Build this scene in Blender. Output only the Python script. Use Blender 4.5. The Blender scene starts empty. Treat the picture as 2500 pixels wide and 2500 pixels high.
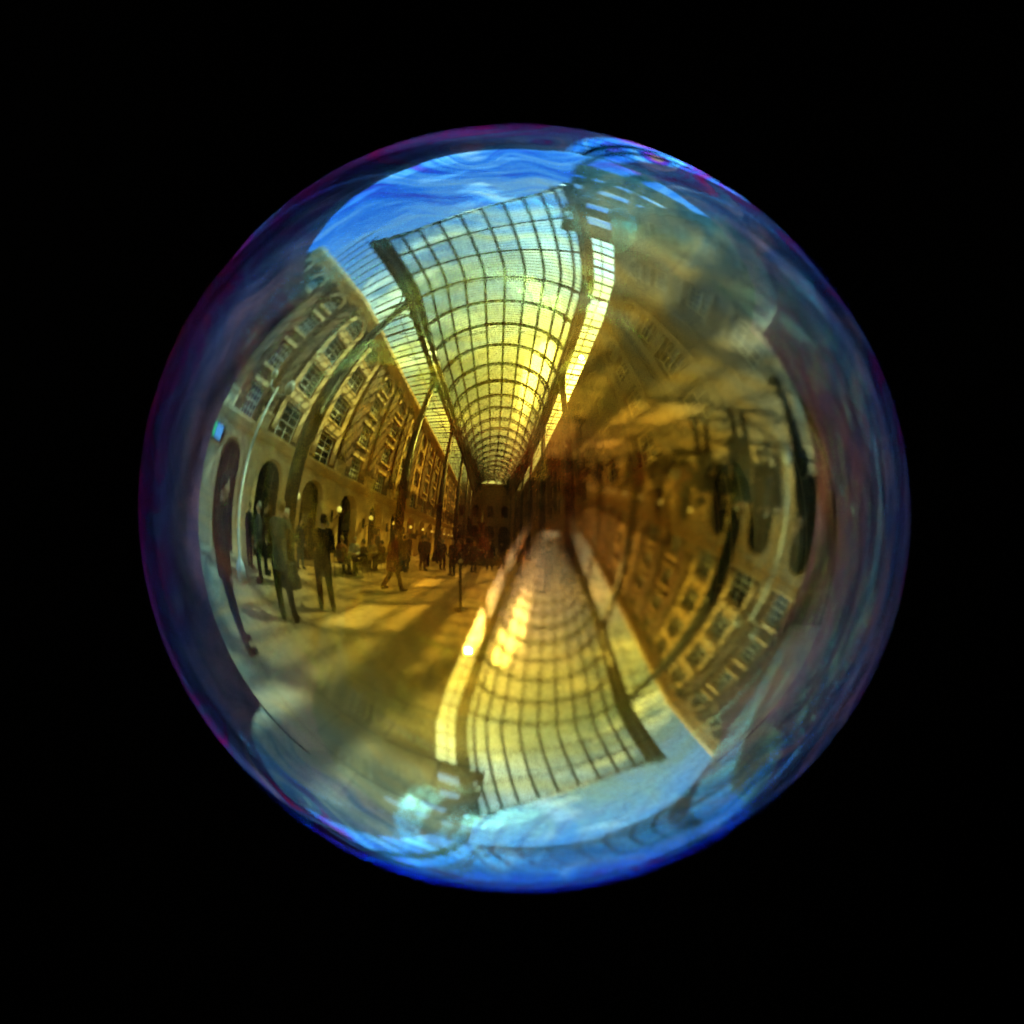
import bpy, math, random
import numpy as np
from mathutils import Vector, Matrix, Euler

random.seed(7)
scene = bpy.context.scene
COL = scene.collection
R_ = math.radians

# ------------------------------------------------------------------ camera
BUB = Vector((0.0, 0.0, 1.6))            # centre of the bubble
BR = 0.12                                # its radius
CAM_Z = Vector((-0.0495, 0.9838, 0.1725)).normalized()      # from bubble to camera
CAM_X = Vector((-0.9978, -0.0564, 0.0355))
CAM_X = (CAM_X - CAM_Z * CAM_X.dot(CAM_Z)).normalized()
CAM_Y = CAM_Z.cross(CAM_X).normalized()
DIST = 12.0 * BR
cam_d = bpy.data.cameras.new("camera")
cam = bpy.data.objects.new("camera", cam_d)
COL.objects.link(cam)
M = Matrix((CAM_X, CAM_Y, CAM_Z)).transposed().to_4x4()
M.translation = BUB + CAM_Z * DIST
cam.matrix_world = M
cam_d.sensor_width = 36.0
cam_d.lens = 162.8
cam_d.shift_x = -0.0112
cam_d.shift_y = -0.0024
cam_d.clip_start = 0.01
cam_d.clip_end = 2000.0
cam_d.dof.use_dof = True
cam_d.dof.focus_distance = DIST - BR * 0.5
cam_d.dof.aperture_fstop = 5.6
scene.camera = cam

# ------------------------------------------------------------------ sky and sun
SUN_AZ, SUN_EL = R_(-27.0), R_(54.0)     # azimuth measured from +Y towards +X
SUN_DIR = Vector((math.sin(SUN_AZ) * math.cos(SUN_EL), math.cos(SUN_AZ) * math.cos(SUN_EL), math.sin(SUN_EL)))
world = bpy.data.worlds.new("World")
scene.world = world
world.use_nodes = True
wn, wl = world.node_tree.nodes, world.node_tree.links
wn.clear()
sky = wn.new("ShaderNodeTexSky")
sky.sky_type = 'NISHITA'
sky.sun_disc = False
sky.sun_elevation = SUN_EL
sky.sun_rotation = SUN_AZ
tc = wn.new("ShaderNodeTexCoord")
CLOUD = (12.3, 20.7, 4.1)
cmap = wn.new("ShaderNodeMapping")
cmap.inputs['Scale'].default_value = (1.3, 2.6, 2.4)
cmap.inputs['Location'].default_value = CLOUD
cmap.inputs['Rotation'].default_value = (0.0, 0.0, R_(38))
cn = wn.new("ShaderNodeTexNoise")
cn.inputs['Scale'].default_value = 1.25
cn.inputs['Detail'].default_value = 8.0
cn.inputs['Roughness'].default_value = 0.55
cr = wn.new("ShaderNodeValToRGB")
cr.color_ramp.elements[0].position = 0.515
cr.color_ramp.elements[1].position = 0.665
cmix = wn.new("ShaderNodeMix")
cmix.data_type = 'RGBA'
cmix.inputs[7].default_value = (8.2, 8.0, 7.4, 1.0)      # sunlit cloud, in the sky node's units
bg = wn.new("ShaderNodeBackground")
bg.inputs['Strength'].default_value = 0.13
wo = wn.new("ShaderNodeOutputWorld")
wl.new(tc.outputs['Generated'], cmap.inputs['Vector'])
wl.new(cmap.outputs['Vector'], cn.inputs['Vector'])
wl.new(cn.outputs['Fac'], cr.inputs['Fac'])
wl.new(cr.outputs['Color'], cmix.inputs[0])
wl.new(sky.outputs['Color'], cmix.inputs[6])
wl.new(cmix.outputs[2], bg.inputs['Color'])
wl.new(bg.outputs[0], wo.inputs[0])

sun_d = bpy.data.lights.new("sun", 'SUN')
sun_d.energy = 5.0
sun_d.angle = R_(1.0)               # veiled by thin cloud
sun_d.color = (1.0, 0.93, 0.82)
sun = bpy.data.objects.new("sun", sun_d)
COL.objects.link(sun)
sun.rotation_euler = SUN_DIR.to_track_quat('Z', 'Y').to_euler()

scene.view_settings.view_transform = 'Standard'
scene.view_settings.look = 'None'
scene.view_settings.gamma = 1.0
scene.view_settings.use_curve_mapping = False
scene.view_settings.exposure = 2.55
cy = scene.cycles
cy.max_bounces = 10
cy.use_denoising = True
cy.denoising_prefilter = 'FAST'       # keeps the fine ironwork and a little grain
cy.pixel_filter_type = 'BLACKMAN_HARRIS'
cy.filter_width = 1.8
cy.transparent_max_bounces = 20
cy.glossy_bounces = 3
cy.diffuse_bounces = 2
cy.transmission_bounces = 6
cy.caustics_reflective = False
cy.caustics_refractive = False
cy.sample_clamp_indirect = 5.0

# ------------------------------------------------------------------ helpers
def tag(o, label=None, cat=None, group=None, kind=None):
    if label: o["label"] = label
    if cat: o["category"] = cat
    if group: o["group"] = group
    if kind: o["kind"] = kind
    return o

def empty(name, loc=(0, 0, 0), rz=0.0):
    o = bpy.data.objects.new(name, None)
    COL.objects.link(o)
    o.location = loc
    o.rotation_euler = (0, 0, rz)
    o.empty_display_size = 0.1
    return o

def link(name, me, parent=None):
    o = bpy.data.objects.new(name, me)
    COL.objects.link(o)
    if parent is not None: o.parent = parent
    return o

class MB:
    """collects faces; build() links them as one mesh"""
    def __init__(s): s.v, s.f = [], []
    def add(s, vs, fs):
        n = len(s.v)
        s.v += [tuple(p) for p in vs]
        s.f += [tuple(i + n for i in f) for f in fs]
        return s
    def quad(s, a, b, c, d): return s.add([a, b, c, d], [(0, 1, 2, 3)])
    def box(s, x0, x1, y0, y1, z0, z1, fn=None):
        vs = [(x, y, z) for z in (z0, z1) for y in (y0, y1) for x in (x0, x1)]
        if fn: vs = [fn(*p) for p in vs]
        return s.add(vs, [(0, 2, 3, 1), (4, 5, 7, 6), (0, 1, 5, 4), (2, 6, 7, 3), (0, 4, 6, 2), (1, 3, 7, 5)])
    def tube(s, pts, radii, n=8, cap=True):
        pts = [Vector(p) for p in pts]
        if not hasattr(radii, '__len__'): radii = [radii] * len(pts)
        rings = []
        prev = None
        for i, p in enumerate(pts):
            if i == 0: t = pts[1] - p
            elif i == len(pts) - 1: t = p - pts[-2]
            else: t = pts[i + 1] - pts[i - 1]
            t.normalize()
            if prev is None:
                a = Vector((0, 0, 1)) if abs(t.z) < 0.9 else Vector((1, 0, 0))
                u = t.cross(a).normalized()
            else:
                u = (prev - t * prev.dot(t)).normalized()
            prev = u
            w = t.cross(u)
            rings.append([p + (u * math.cos(2 * math.pi * k / n) + w * math.sin(2 * math.pi * k / n)) * radii[i] for k in range(n)])
        vs = [q for r in rings for q in r]
        fs = []
        for i in range(len(rings) - 1):
            for k in range(n):
                k2 = (k + 1) % n
                fs.append((i * n + k, i * n + k2, (i + 1) * n + k2, (i + 1) * n + k))
        if cap:
            fs.append(tuple(reversed(range(n))))
            fs.append(tuple(range((len(rings) - 1) * n, len(rings) * n)))
        return s.add(vs, fs)
    def ball(s, c, r, nu=12, nv=8, mat=None):
        if not hasattr(r, '__len__'): r = (r, r, r)
        vs = []
        for j in range(nv + 1):
            th = math.pi * j / nv
            for i in range(nu):
                ph = 2 * math.pi * i / nu
                q = Vector((r[0] * math.sin(th) * math.cos(ph), r[1] * math.sin(th) * math.sin(ph), r[2] * math.cos(th)))
                if mat is not None: q = mat @ q
                vs.append(Vector(c) + q)
        fs = []
        for j in range(nv):
            for i in range(nu):
                i2 = (i + 1) % nu
                fs.append((j * nu + i, (j + 1) * nu + i, (j + 1) * nu + i2, j * nu + i2))
        return s.add(vs, fs)
    def lathe(s, prof, n=16, c=(0, 0, 0)):
        vs = [(c[0] + r * math.cos(2 * math.pi * k / n), c[1] + r * math.sin(2 * math.pi * k / n), c[2] + z) for r, z in prof for k in range(n)]
        fs = []
        for i in range(len(prof) - 1):
            for k in range(n):
                k2 = (k + 1) % n
                fs.append((i * n + k, i * n + k2, (i + 1) * n + k2, (i + 1) * n + k))
        return s.add(vs, fs)
    def mesh(s, name, mat, smooth=False):
        me = bpy.data.meshes.new(name)
        me.from_pydata([tuple(v) for v in s.v], [], s.f)
        me.update()
        if mat is not None: me.materials.append(mat)
        if smooth:
            me.polygons.foreach_set("use_smooth", [True] * len(me.polygons))
        return me
    def build(s, name, mat, parent=None, smooth=False):
        return link(name, s.mesh(name, mat, smooth), parent)

def new_mat(name):
    m = bpy.data.materials.new(name)
    m.use_nodes = True
    nt = m.node_tree
    nt.nodes.clear()
    out = nt.nodes.new("ShaderNodeOutputMaterial")
    return m, nt, out

def plain(name, col, rough=0.7, metal=0.0, noise=0.25, scale=6.0, bump=0.0, spec=0.5):
    """principled with broad procedural variation of its own colour"""
    m, nt, out = new_mat(name)
    b = nt.nodes.new("ShaderNodeBsdfPrincipled")
    b.inputs['Roughness'].default_value = rough
    b.inputs['Metallic'].default_value = metal
    b.inputs['Specular IOR Level'].default_value = spec
    nt.links.new(b.outputs[0], out.inputs[0])
    t = nt.nodes.new("ShaderNodeTexCoord")
    n = nt.nodes.new("ShaderNodeTexNoise")
    n.inputs['Scale'].default_value = scale
    n.inputs['Detail'].default_value = 5.0
    nt.links.new(t.outputs['Object'], n.inputs['Vector'])
    r = nt.nodes.new("ShaderNodeValToRGB")
    lo, hi = 1.0 - noise, 1.0 + noise
    r.color_ramp.elements[0].position = 0.3
    r.color_ramp.elements[1].position = 0.7
    r.color_ramp.elements[0].color = (col[0] * lo, col[1] * lo, col[2] * lo, 1)
    r.color_ramp.elements[1].color = (min(1, col[0] * hi), min(1, col[1] * hi), min(1, col[2] * hi), 1)
    nt.links.new(n.outputs['Fac'], r.inputs['Fac'])
    nt.links.new(r.outputs[0], b.inputs['Base Color'])
    if bump:
        bp = nt.nodes.new("ShaderNodeBump")
        bp.inputs['Strength'].default_value = bump
        nt.links.new(n.outputs['Fac'], bp.inputs['Height'])
        nt.links.new(bp.outputs[0], b.inputs['Normal'])
    return m

def brick_mat(name, c1, c2, mortar, axis):
    m, nt, out = new_mat(name)
    b = nt.nodes.new("ShaderNodeBsdfPrincipled")
    b.inputs['Roughness'].default_value = 0.85
    nt.links.new(b.outputs[0], out.inputs[0])
    t = nt.nodes.new("ShaderNodeTexCoord")
    sp = nt.nodes.new("ShaderNodeSeparateXYZ")
    cb = nt.nodes.new("ShaderNodeCombineXYZ")
    nt.links.new(t.outputs['Object'], sp.inputs[0])
    nt.links.new(sp.outputs[axis], cb.inputs[0])
    nt.links.new(sp.outputs[2], cb.inputs[1])
    br = nt.nodes.new("ShaderNodeTexBrick")
    br.inputs['Scale'].default_value = 1.0
    br.inputs['Brick Width'].default_value = 0.22
    br.inputs['Row Height'].default_value = 0.075
    br.inputs['Mortar Size'].default_value = 0.006
    br.inputs['Color1'].default_value = (*c1, 1)
    br.inputs['Color2'].default_value = (*c2, 1)
    br.inputs['Mortar'].default_value = (*mortar, 1)
    nt.links.new(cb.outputs[0], br.inputs['Vector'])
    n = nt.nodes.new("ShaderNodeTexNoise")
    n.inputs['Scale'].default_value = 0.7
    n.inputs['Detail'].default_value = 6
    nt.links.new(t.outputs['Object'], n.inputs['Vector'])
    mx = nt.nodes.new("ShaderNodeMix")
    mx.data_type = 'RGBA'
    mx.blend_type = 'MULTIPLY'
    mx.inputs[0].default_value = 0.5
    nt.links.new(br.outputs['Color'], mx.inputs[6])
    nt.links.new(n.outputs['Color'], mx.inputs[7])
    nt.links.new(mx.outputs[2], b.inputs['Base Color'])
    return m

def paving_mat():
    m, nt, out = new_mat("stone_paving")
    b = nt.nodes.new("ShaderNodeBsdfPrincipled")
    b.inputs['Roughness'].default_value = 0.55
    nt.links.new(b.outputs[0], out.inputs[0])
    t = nt.nodes.new("ShaderNodeTexCoord")
    br = nt.nodes.new("ShaderNodeTexBrick")
    br.inputs['Scale'].default_value = 1.0
    br.inputs['Brick Width'].default_value = 0.9
    br.inputs['Row Height'].default_value = 0.6
    br.inputs['Mortar Size'].default_value = 0.012
    br.inputs['Color1'].default_value = (0.43, 0.285, 0.145, 1)
    br.inputs['Color2'].default_value = (0.36, 0.235, 0.115, 1)
    br.inputs['Mortar'].default_value = (0.29, 0.19, 0.1, 1)
    nt.links.new(t.outputs['Object'], br.inputs['Vector'])
    n = nt.nodes.new("ShaderNodeTexNoise")
    n.inputs['Scale'].default_value = 1.1
    n.inputs['Detail'].default_value = 7
    nt.links.new(t.outputs['Object'], n.inputs['Vector'])
    r = nt.nodes.new("ShaderNodeValToRGB")
    r.color_ramp.elements[0].position = 0.32
    r.color_ramp.elements[0].color = (0.75, 0.75, 0.75, 1)
    r.color_ramp.elements[1].position = 0.68
    r.color_ramp.elements[1].color = (1.15, 1.15, 1.15, 1)
    nt.links.new(n.outputs['Fac'], r.inputs['Fac'])
    mx = nt.nodes.new("ShaderNodeMix")
    mx.data_type = 'RGBA'
    mx.blend_type = 'MULTIPLY'
    mx.inputs[0].default_value = 1.0
    nt.links.new(br.outputs['Color'], mx.inputs[6])
    nt.links.new(r.outputs[0], mx.inputs[7])
    nt.links.new(mx.outputs[2], b.inputs['Base Color'])
    return m

def glazing_mat(name, clear, rough, tint):
    """ribbed roof glazing: part of the light passes straight, part is spread forward by the ribs, a little is diffused"""
    m, nt, out = new_mat(name)
    N, L = nt.nodes, nt.links
    tr = N.new("ShaderNodeBsdfTransparent"); tr.inputs[0].default_value = (*tint, 1)
    rf = N.new("ShaderNodeBsdfRefraction"); rf.inputs['Color'].default_value = (*tint, 1)
    rf.inputs['Roughness'].default_value = rough; rf.inputs['IOR'].default_value = 1.22
    tl = N.new("ShaderNodeBsdfTranslucent"); tl.inputs[0].default_value = (0.9, 0.9, 0.84, 1)
    t = N.new("ShaderNodeTexCoord")
    n = N.new("ShaderNodeTexNoise"); n.inputs['Scale'].default_value = 1.6; n.inputs['Detail'].default_value = 4
    L.new(t.outputs['Object'], n.inputs['Vector'])
    mr = N.new("ShaderNodeMapRange"); mr.inputs[1].default_value = 0.3; mr.inputs[2].default_value = 0.7
    mr.inputs[3].default_value = min(1.0, clear * 1.2); mr.inputs[4].default_value = clear * 0.8
    L.new(n.outputs['Fac'], mr.inputs[0])
    m1 = N.new("ShaderNodeMixShader"); m1.inputs[0].default_value = 0.3
    L.new(rf.outputs[0], m1.inputs[1]); L.new(tl.outputs[0], m1.inputs[2])
    m2 = N.new("ShaderNodeMixShader")
    L.new(mr.outputs[0], m2.inputs[0]); L.new(m1.outputs[0], m2.inputs[1]); L.new(tr.outputs[0], m2.inputs[2])
    L.new(m2.outputs[0], out.inputs[0])
    return m

MAT = {
    'brick_y': brick_mat("stock_brick", (0.26, 0.115, 0.034), (0.18, 0.074, 0.02), (0.24, 0.145, 0.07), 1),
    'brick_shade': brick_mat("shade_toned_brick", (0.070, 0.036, 0.014), (0.048, 0.024, 0.010), (0.065, 0.045, 0.025), 1),  # darker brick copy, shade of the right-hand front put into its colour
    'stone_shade': plain("shade_toned_stone", (0.19, 0.13, 0.066), 0.85, noise=0.25, scale=1.6),  # stone darkened the same way, shade in the colour
    'brick_x': brick_mat("stock_brick_end", (0.20, 0.13, 0.07), (0.15, 0.09, 0.05), (0.2, 0.17, 0.13), 0),
    'stone': plain("cream_stone", (0.80, 0.52, 0.24), 0.8, noise=0.16, scale=2.2),
    'paint_shade': plain("shade_toned_paint", (0.34, 0.28, 0.19), 0.6, noise=0.15, scale=3),  # window paint darkened for the shaded front
    'paint': plain("white_paint", (0.78, 0.76, 0.68), 0.5, noise=0.06, scale=3),
    'glass': plain("dark_window_glass", (0.03, 0.035, 0.04), 0.06, noise=0.4, scale=0.8),
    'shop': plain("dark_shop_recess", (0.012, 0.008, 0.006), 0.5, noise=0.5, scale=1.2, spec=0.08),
    'iron': plain("painted_iron", (0.010, 0.010, 0.008), 0.35, noise=0.3, scale=9),
    'globe': plain("opal_globe", (0.85, 0.83, 0.76), 0.25, noise=0.04, scale=5),
    'pave': paving_mat(),
    'roof_glass': glazing_mat("vault_glazing", 0.62, 0.52, (0.90, 0.93, 0.86)),
    'clear_glass': glazing_mat("clear_pane", 1.2, 0.3, (1.0, 1.0, 1.0)),
    'sun_pass_glass': glazing_mat("sun_pass_glazing", 0.82, 0.5, (0.93, 0.95, 0.90)),  # made clearer so more sun reaches the left-hand front
    'opal_glass': glazing_mat("sun_dim_glazing", 0.34, 0.50, (0.90, 0.93, 0.86)),  # made less clear to hold back sun around the floor patches
    'side_glass': glazing_mat("side_glazing", 0.40, 0.52, (0.90, 0.93, 0.86)),
    'velvet': plain("black_velvet", (0.0001, 0.0001, 0.0001), 1.0, noise=0.2),
    'rim_tint_wing': plain("plum_rim_tint", (0.36, 0.11, 0.17), 0.95, noise=0.5, scale=5),  # plum tone chosen to tint the bubble's mirrored rim
    'board': plain("sign_board", (0.02, 0.02, 0.022), 0.5, noise=0.3),
    'bronze': plain("dark_bronze", (0.05, 0.035, 0.02), 0.45, metal=0.6, noise=0.4, scale=3),
    'wood': plain("cafe_wood", (0.10, 0.055, 0.03), 0.55, noise=0.3, scale=8),
    'cream': plain("cream_enamel", (0.50, 0.47, 0.38), 0.35, noise=0.08),
    'skin': plain("skin", (0.42, 0.25, 0.17), 0.55, noise=0.08, scale=12),
    'skin2': plain("skin_tan", (0.30, 0.17, 0.11), 0.55, noise=0.08, scale=12),
}
_g = MAT['globe'].node_tree.nodes['Principled BSDF']
_g.inputs['Emission Color'].default_value = (1.0, 0.86, 0.62, 1); _g.inputs['Emission Strength'].default_value = 0.35    # the lamps are lit
MAT['iron'].node_tree.nodes['Principled BSDF'].inputs['Specular IOR Level'].default_value = 0.12
MAT['velvet'].node_tree.nodes['Principled BSDF'].inputs['Specular IOR Level'].default_value = 0.0
def cloth(name, c): return plain("cloth_" + name, c, 0.9, noise=0.25, scale=14, spec=0.06)
for k, c in dict(black=(0.009, 0.008, 0.008), navy=(0.02, 0.024, 0.045), red=(0.15, 0.018, 0.016), olive=(0.07, 0.08, 0.06),
                 grey=(0.05, 0.05, 0.05), brown=(0.045, 0.027, 0.017), denim=(0.05, 0.065, 0.10), tan=(0.30, 0.22, 0.13),
                 rust=(0.24, 0.09, 0.04), pale=(0.45, 0.42, 0.36)).items():
    MAT['c_' + k] = cloth(k, c)
for k, c in dict(dark=(0.02, 0.013, 0.009), fair=(0.22, 0.14, 0.06), grey=(0.25, 0.24, 0.22)).items():
    MAT['h_' + k] = plain("hair_" + k, c, 0.6, noise=0.3, scale=25, spec=0.1)

# the arcade bends gently along its length
BEND = 0.0021
def drift(y):
    t = max(0.0, 2.0 - y)
    return (BEND * y * y if y > 0 else 0.0) + 0.22 * t * t / (t + 0.8)
def P(x, y, z): return (x + drift(y), y, z)
def head(y): return -math.atan((drift(y + 0.05) - drift(y - 0.05)) / 0.1)      # turn about z at station y

# ------------------------------------------------------------------ ground
g = MB()
g.quad((-90, -90, 0), (90, -90, 0), (90, 150, 0), (-90, 150, 0))
tag(g.build('ground', MAT['pave']), 'pale worn stone paving of the arcade floor', None, None, 'structure')

# ------------------------------------------------------------------ brick warehouse fronts
WALL_L, WALL_R = 7.6, -3.9
BAY = 2.5
ROWS = [(4.40, 1.15), (6.20, 1.15), (8.00, 1.15), (9.70, 1.15)]
Z_ARC, Z_TOP = 3.62, 11.0

def panel_hole(mb, m, u0, u1, z0, z1, uc, hw, zb, zs, rise, depth, nseg=10):
    """wall panel u0..u1 x z0..z1 with a hole (flat or arched head) and its reveals; m(u,z,d) -> world"""
    top = [(uc - hw + 2 * hw * i / nseg, zs + rise * math.sqrt(max(0, 1 - (2 * i / nseg - 1) ** 2))) for i in range(nseg + 1)]
    mb.quad(m(u0, z0, 0), m(uc - hw, z0, 0), m(uc - hw, z1, 0), m(u0, z1, 0))
    mb.quad(m(uc + hw, z0, 0), m(u1, z0, 0), m(u1, z1, 0), m(uc + hw, z1, 0))
    if zb > z0 + 1e-4:
        mb.quad(m(uc - hw, z0, 0), m(uc + hw, z0, 0), m(uc + hw, zb, 0), m(uc - hw, zb, 0))
        mb.quad(m(uc - hw, zb, 0), m(uc + hw, zb, 0), m(uc + hw, zb, -depth), m(uc - hw, zb, -depth))
    for a, b in zip(top[:-1], top[1:]):
        mb.quad(m(a[0], a[1], 0), m(b[0], b[1], 0), m(b[0], z1, 0), m(a[0], z1, 0))
        mb.quad(m(a[0], a[1], 0), m(b[0], b[1], 0), m(b[0], b[1], -depth), m(a[0], a[1], -depth))
    for sg in (-1, 1):
        mb.quad(m(uc + sg * hw, zb, 0), m(uc + sg * hw, zs, 0), m(uc + sg * hw, zs, -depth), m(uc + sg * hw, zb, -depth))

def arch_ring(mb, uc, zs, r0, r1, d0, d1, n=12, leg=0.0):
    """raised stone surround of an arch, in window space (x = u, y = outward, z up)"""
    pts = [(math.pi * i / n) for i in range(n + 1)]
    prof = [(uc + math.cos(t), zs + math.sin(t), t) for t in pts]
    def ring(r, d): return [(uc + r * math.cos(t), d, zs + r * math.sin(t)) for t in pts]
    a, b, c, e = ring(r0, d0), ring(r0, d1), ring(r1, d1), ring(r1, d0)
    for i in range(n):
        mb.quad(b[i], b[i + 1], c[i + 1], c[i])
        mb.quad(a[i], a[i + 1], b[i + 1], b[i])
        mb.quad(c[i], c[i + 1], e[i + 1], e[i])
    if leg > 0:
        for sg in (-1, 1):
            x0, x1 = sorted((uc + sg * r0, uc + sg * r1))
            mb.box(x0, x1, d0, d1, zs - leg, zs)

def sash_meshes(hw, h, arched, bars):
    """window frame with glazing bars, pane, sill, head; origin at the sill's middle on the wall face"""
    fr = MB()
    t, d = 0.055, 0.05
    y0, y1 = -0.20, -0.14
    zt = h
    fr.box(-hw, -hw + t, y0, y1, 0, zt); fr.box(hw - t, hw, y0, y1, 0, zt)
    fr.box(-hw + t, hw - t, y0, y1, 0, t)
    fr.box(-hw + t, hw - t, y0, y1, zt - t, zt)
    fr.box(-hw + t, hw - t, y0 + 0.01, y1 - 0.01, h * 0.5 - 0.03, h * 0.5 + 0.03)
    for i in range(1, bars):
        x = -hw + 2 * hw * i / bars
        fr.box(x - 0.017, x + 0.017, y0 + 0.015, y1 - 0.015, t, zt - t)
    for z in (h * 0.26, h * 0.75):
        fr.box(-hw + t, hw - t, y0 + 0.02, y1 - 0.02, z - 0.015, z + 0.015)
    if arched:
        r = hw
        n = 10
        for i in range(n):
            a0, a1 = math.pi * i / n, math.pi * (i + 1) / n
            for (ra, rb) in ((r, r - t),):
                p = [(ra * math.cos(a0), zt + ra * math.sin(a0)), (ra * math.cos(a1), zt + ra * math.sin(a1)),
                     (rb * math.cos(a1), zt + rb * math.sin(a1)), (rb * math.cos(a0), zt + rb * math.sin(a0))]
                fr.quad(*[(q[0], y1, q[1]) for q in p])
        for a in (math.pi / 3, math.pi / 2, 2 * math.pi / 3):
            fr.tube([(0, -0.17, zt), ((r - t) * math.cos(a), -0.17, zt + (r - t) * math.sin(a))], 0.017, 4)
    pn = MB()
    pn.quad((-hw, -0.215, 0), (hw, -0.215, 0), (hw, -0.215, zt), (-hw, -0.215, zt))
    if arched:
        n = 10
        for i in range(n):
            a0, a1 = math.pi * i / n, math.pi * (i + 1) / n
            pn.add([(0, -0.215, zt), (hw * math.cos(a0), -0.215, zt + hw * math.sin(a0)), (hw * math.cos(a1), -0.215, zt + hw * math.sin(a1))], [(0, 1, 2)])
    sl = MB()
    sl.box(-hw - 0.09, hw + 0.09, -0.10, 0.09, -0.10, -0.004)
    hd = MB()
    if arched:
        arch_ring(hd, 0, zt, hw + 0.004, hw + 0.24, 0.0, 0.075, 12, 0.12)
    else:
        hd.box(-hw - 0.10, hw + 0.10, 0.0, 0.05, zt + 0.004, zt + 0.16)
    return (fr.mesh('window', MAT['paint']), pn.mesh('pane', MAT['glass']), sl.mesh('sill', MAT['stone']), hd.mesh('window_head', MAT['stone']))

WIN = {
    'B': sash_meshes(0.45, 1.12, False, 4), 'Bt': sash_meshes(0.45, 0.70, True, 4),
    'A': sash_meshes(0.50, 1.22, False, 2), 'At': sash_meshes(0.50, 0.70, True, 2),
}
# stone infill beneath each tall window of the wide bays
_sp = MB(); _sp.box(-0.72, 0.72, 0.0, 0.06, 0.0, 0.38); _sp.box(-0.60, 0.60, 0.06, 0.085, 0.06, 0.32)
SPANDREL = _sp.mesh('spandrel', MAT['stone'])
_jm = MB(); _jm.box(-0.12, 0.12, 0.0, 0.07, 0.0, 6.0)
JAMB = _jm.mesh('stone_pilaster', MAT['stone'])
_pr = MB(); _pr.box(-0.24, 0.24, 0.0, 0.11, 0.0, Z_TOP - Z_ARC - 0.55)
PIER_L = _pr.mesh('brick_pier', MAT['brick_y'])
_pb = MB(); _pb.box(-0.34, 0.34, 0.0, 0.20, 0.0, 0.42); _pb.box(-0.38, 0.38, 0.0, 0.24, 0.42, 0.50)
BLOCK = _pb.mesh('stone_block', MAT['stone'])
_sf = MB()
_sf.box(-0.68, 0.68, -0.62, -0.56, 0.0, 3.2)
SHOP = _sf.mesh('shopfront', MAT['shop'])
_sf = MB()
for x in (-0.60, -0.2, 0.2, 0.60): _sf.box(x - 0.025, x + 0.025, -0.56, -0.51, 0.0, 2.9)
for z in (0.5, 2.2): _sf.box(-0.57, 0.57, -0.55, -0.515, z, z + 0.06)
SHOPBAR = _sf.mesh('shop_frame', MAT['wood'])
_kr = MB(); arch_ring(_kr, 0, 2.45, 0.684, 0.88, 0.0, 0.05, 14, 2.45)
ARCHRING = _kr.mesh('arch_surround', MAT['stone'])

_SHADE = {}
def shade_copy(me):
    """copy of a piece for the shaded front, with the shade put into its colour"""
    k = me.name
    if k not in _SHADE:
        swap = {MAT['stone'].name: 'stone_shade', MAT['brick_y'].name: 'brick_shade', MAT['paint'].name: 'paint_shade'}.get(me.materials[0].name)
        if swap is None: _SHADE[k] = me
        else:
            c = me.copy(); c.materials[0] = MAT[swap]; _SHADE[k] = c
    return _SHADE[k]

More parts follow.
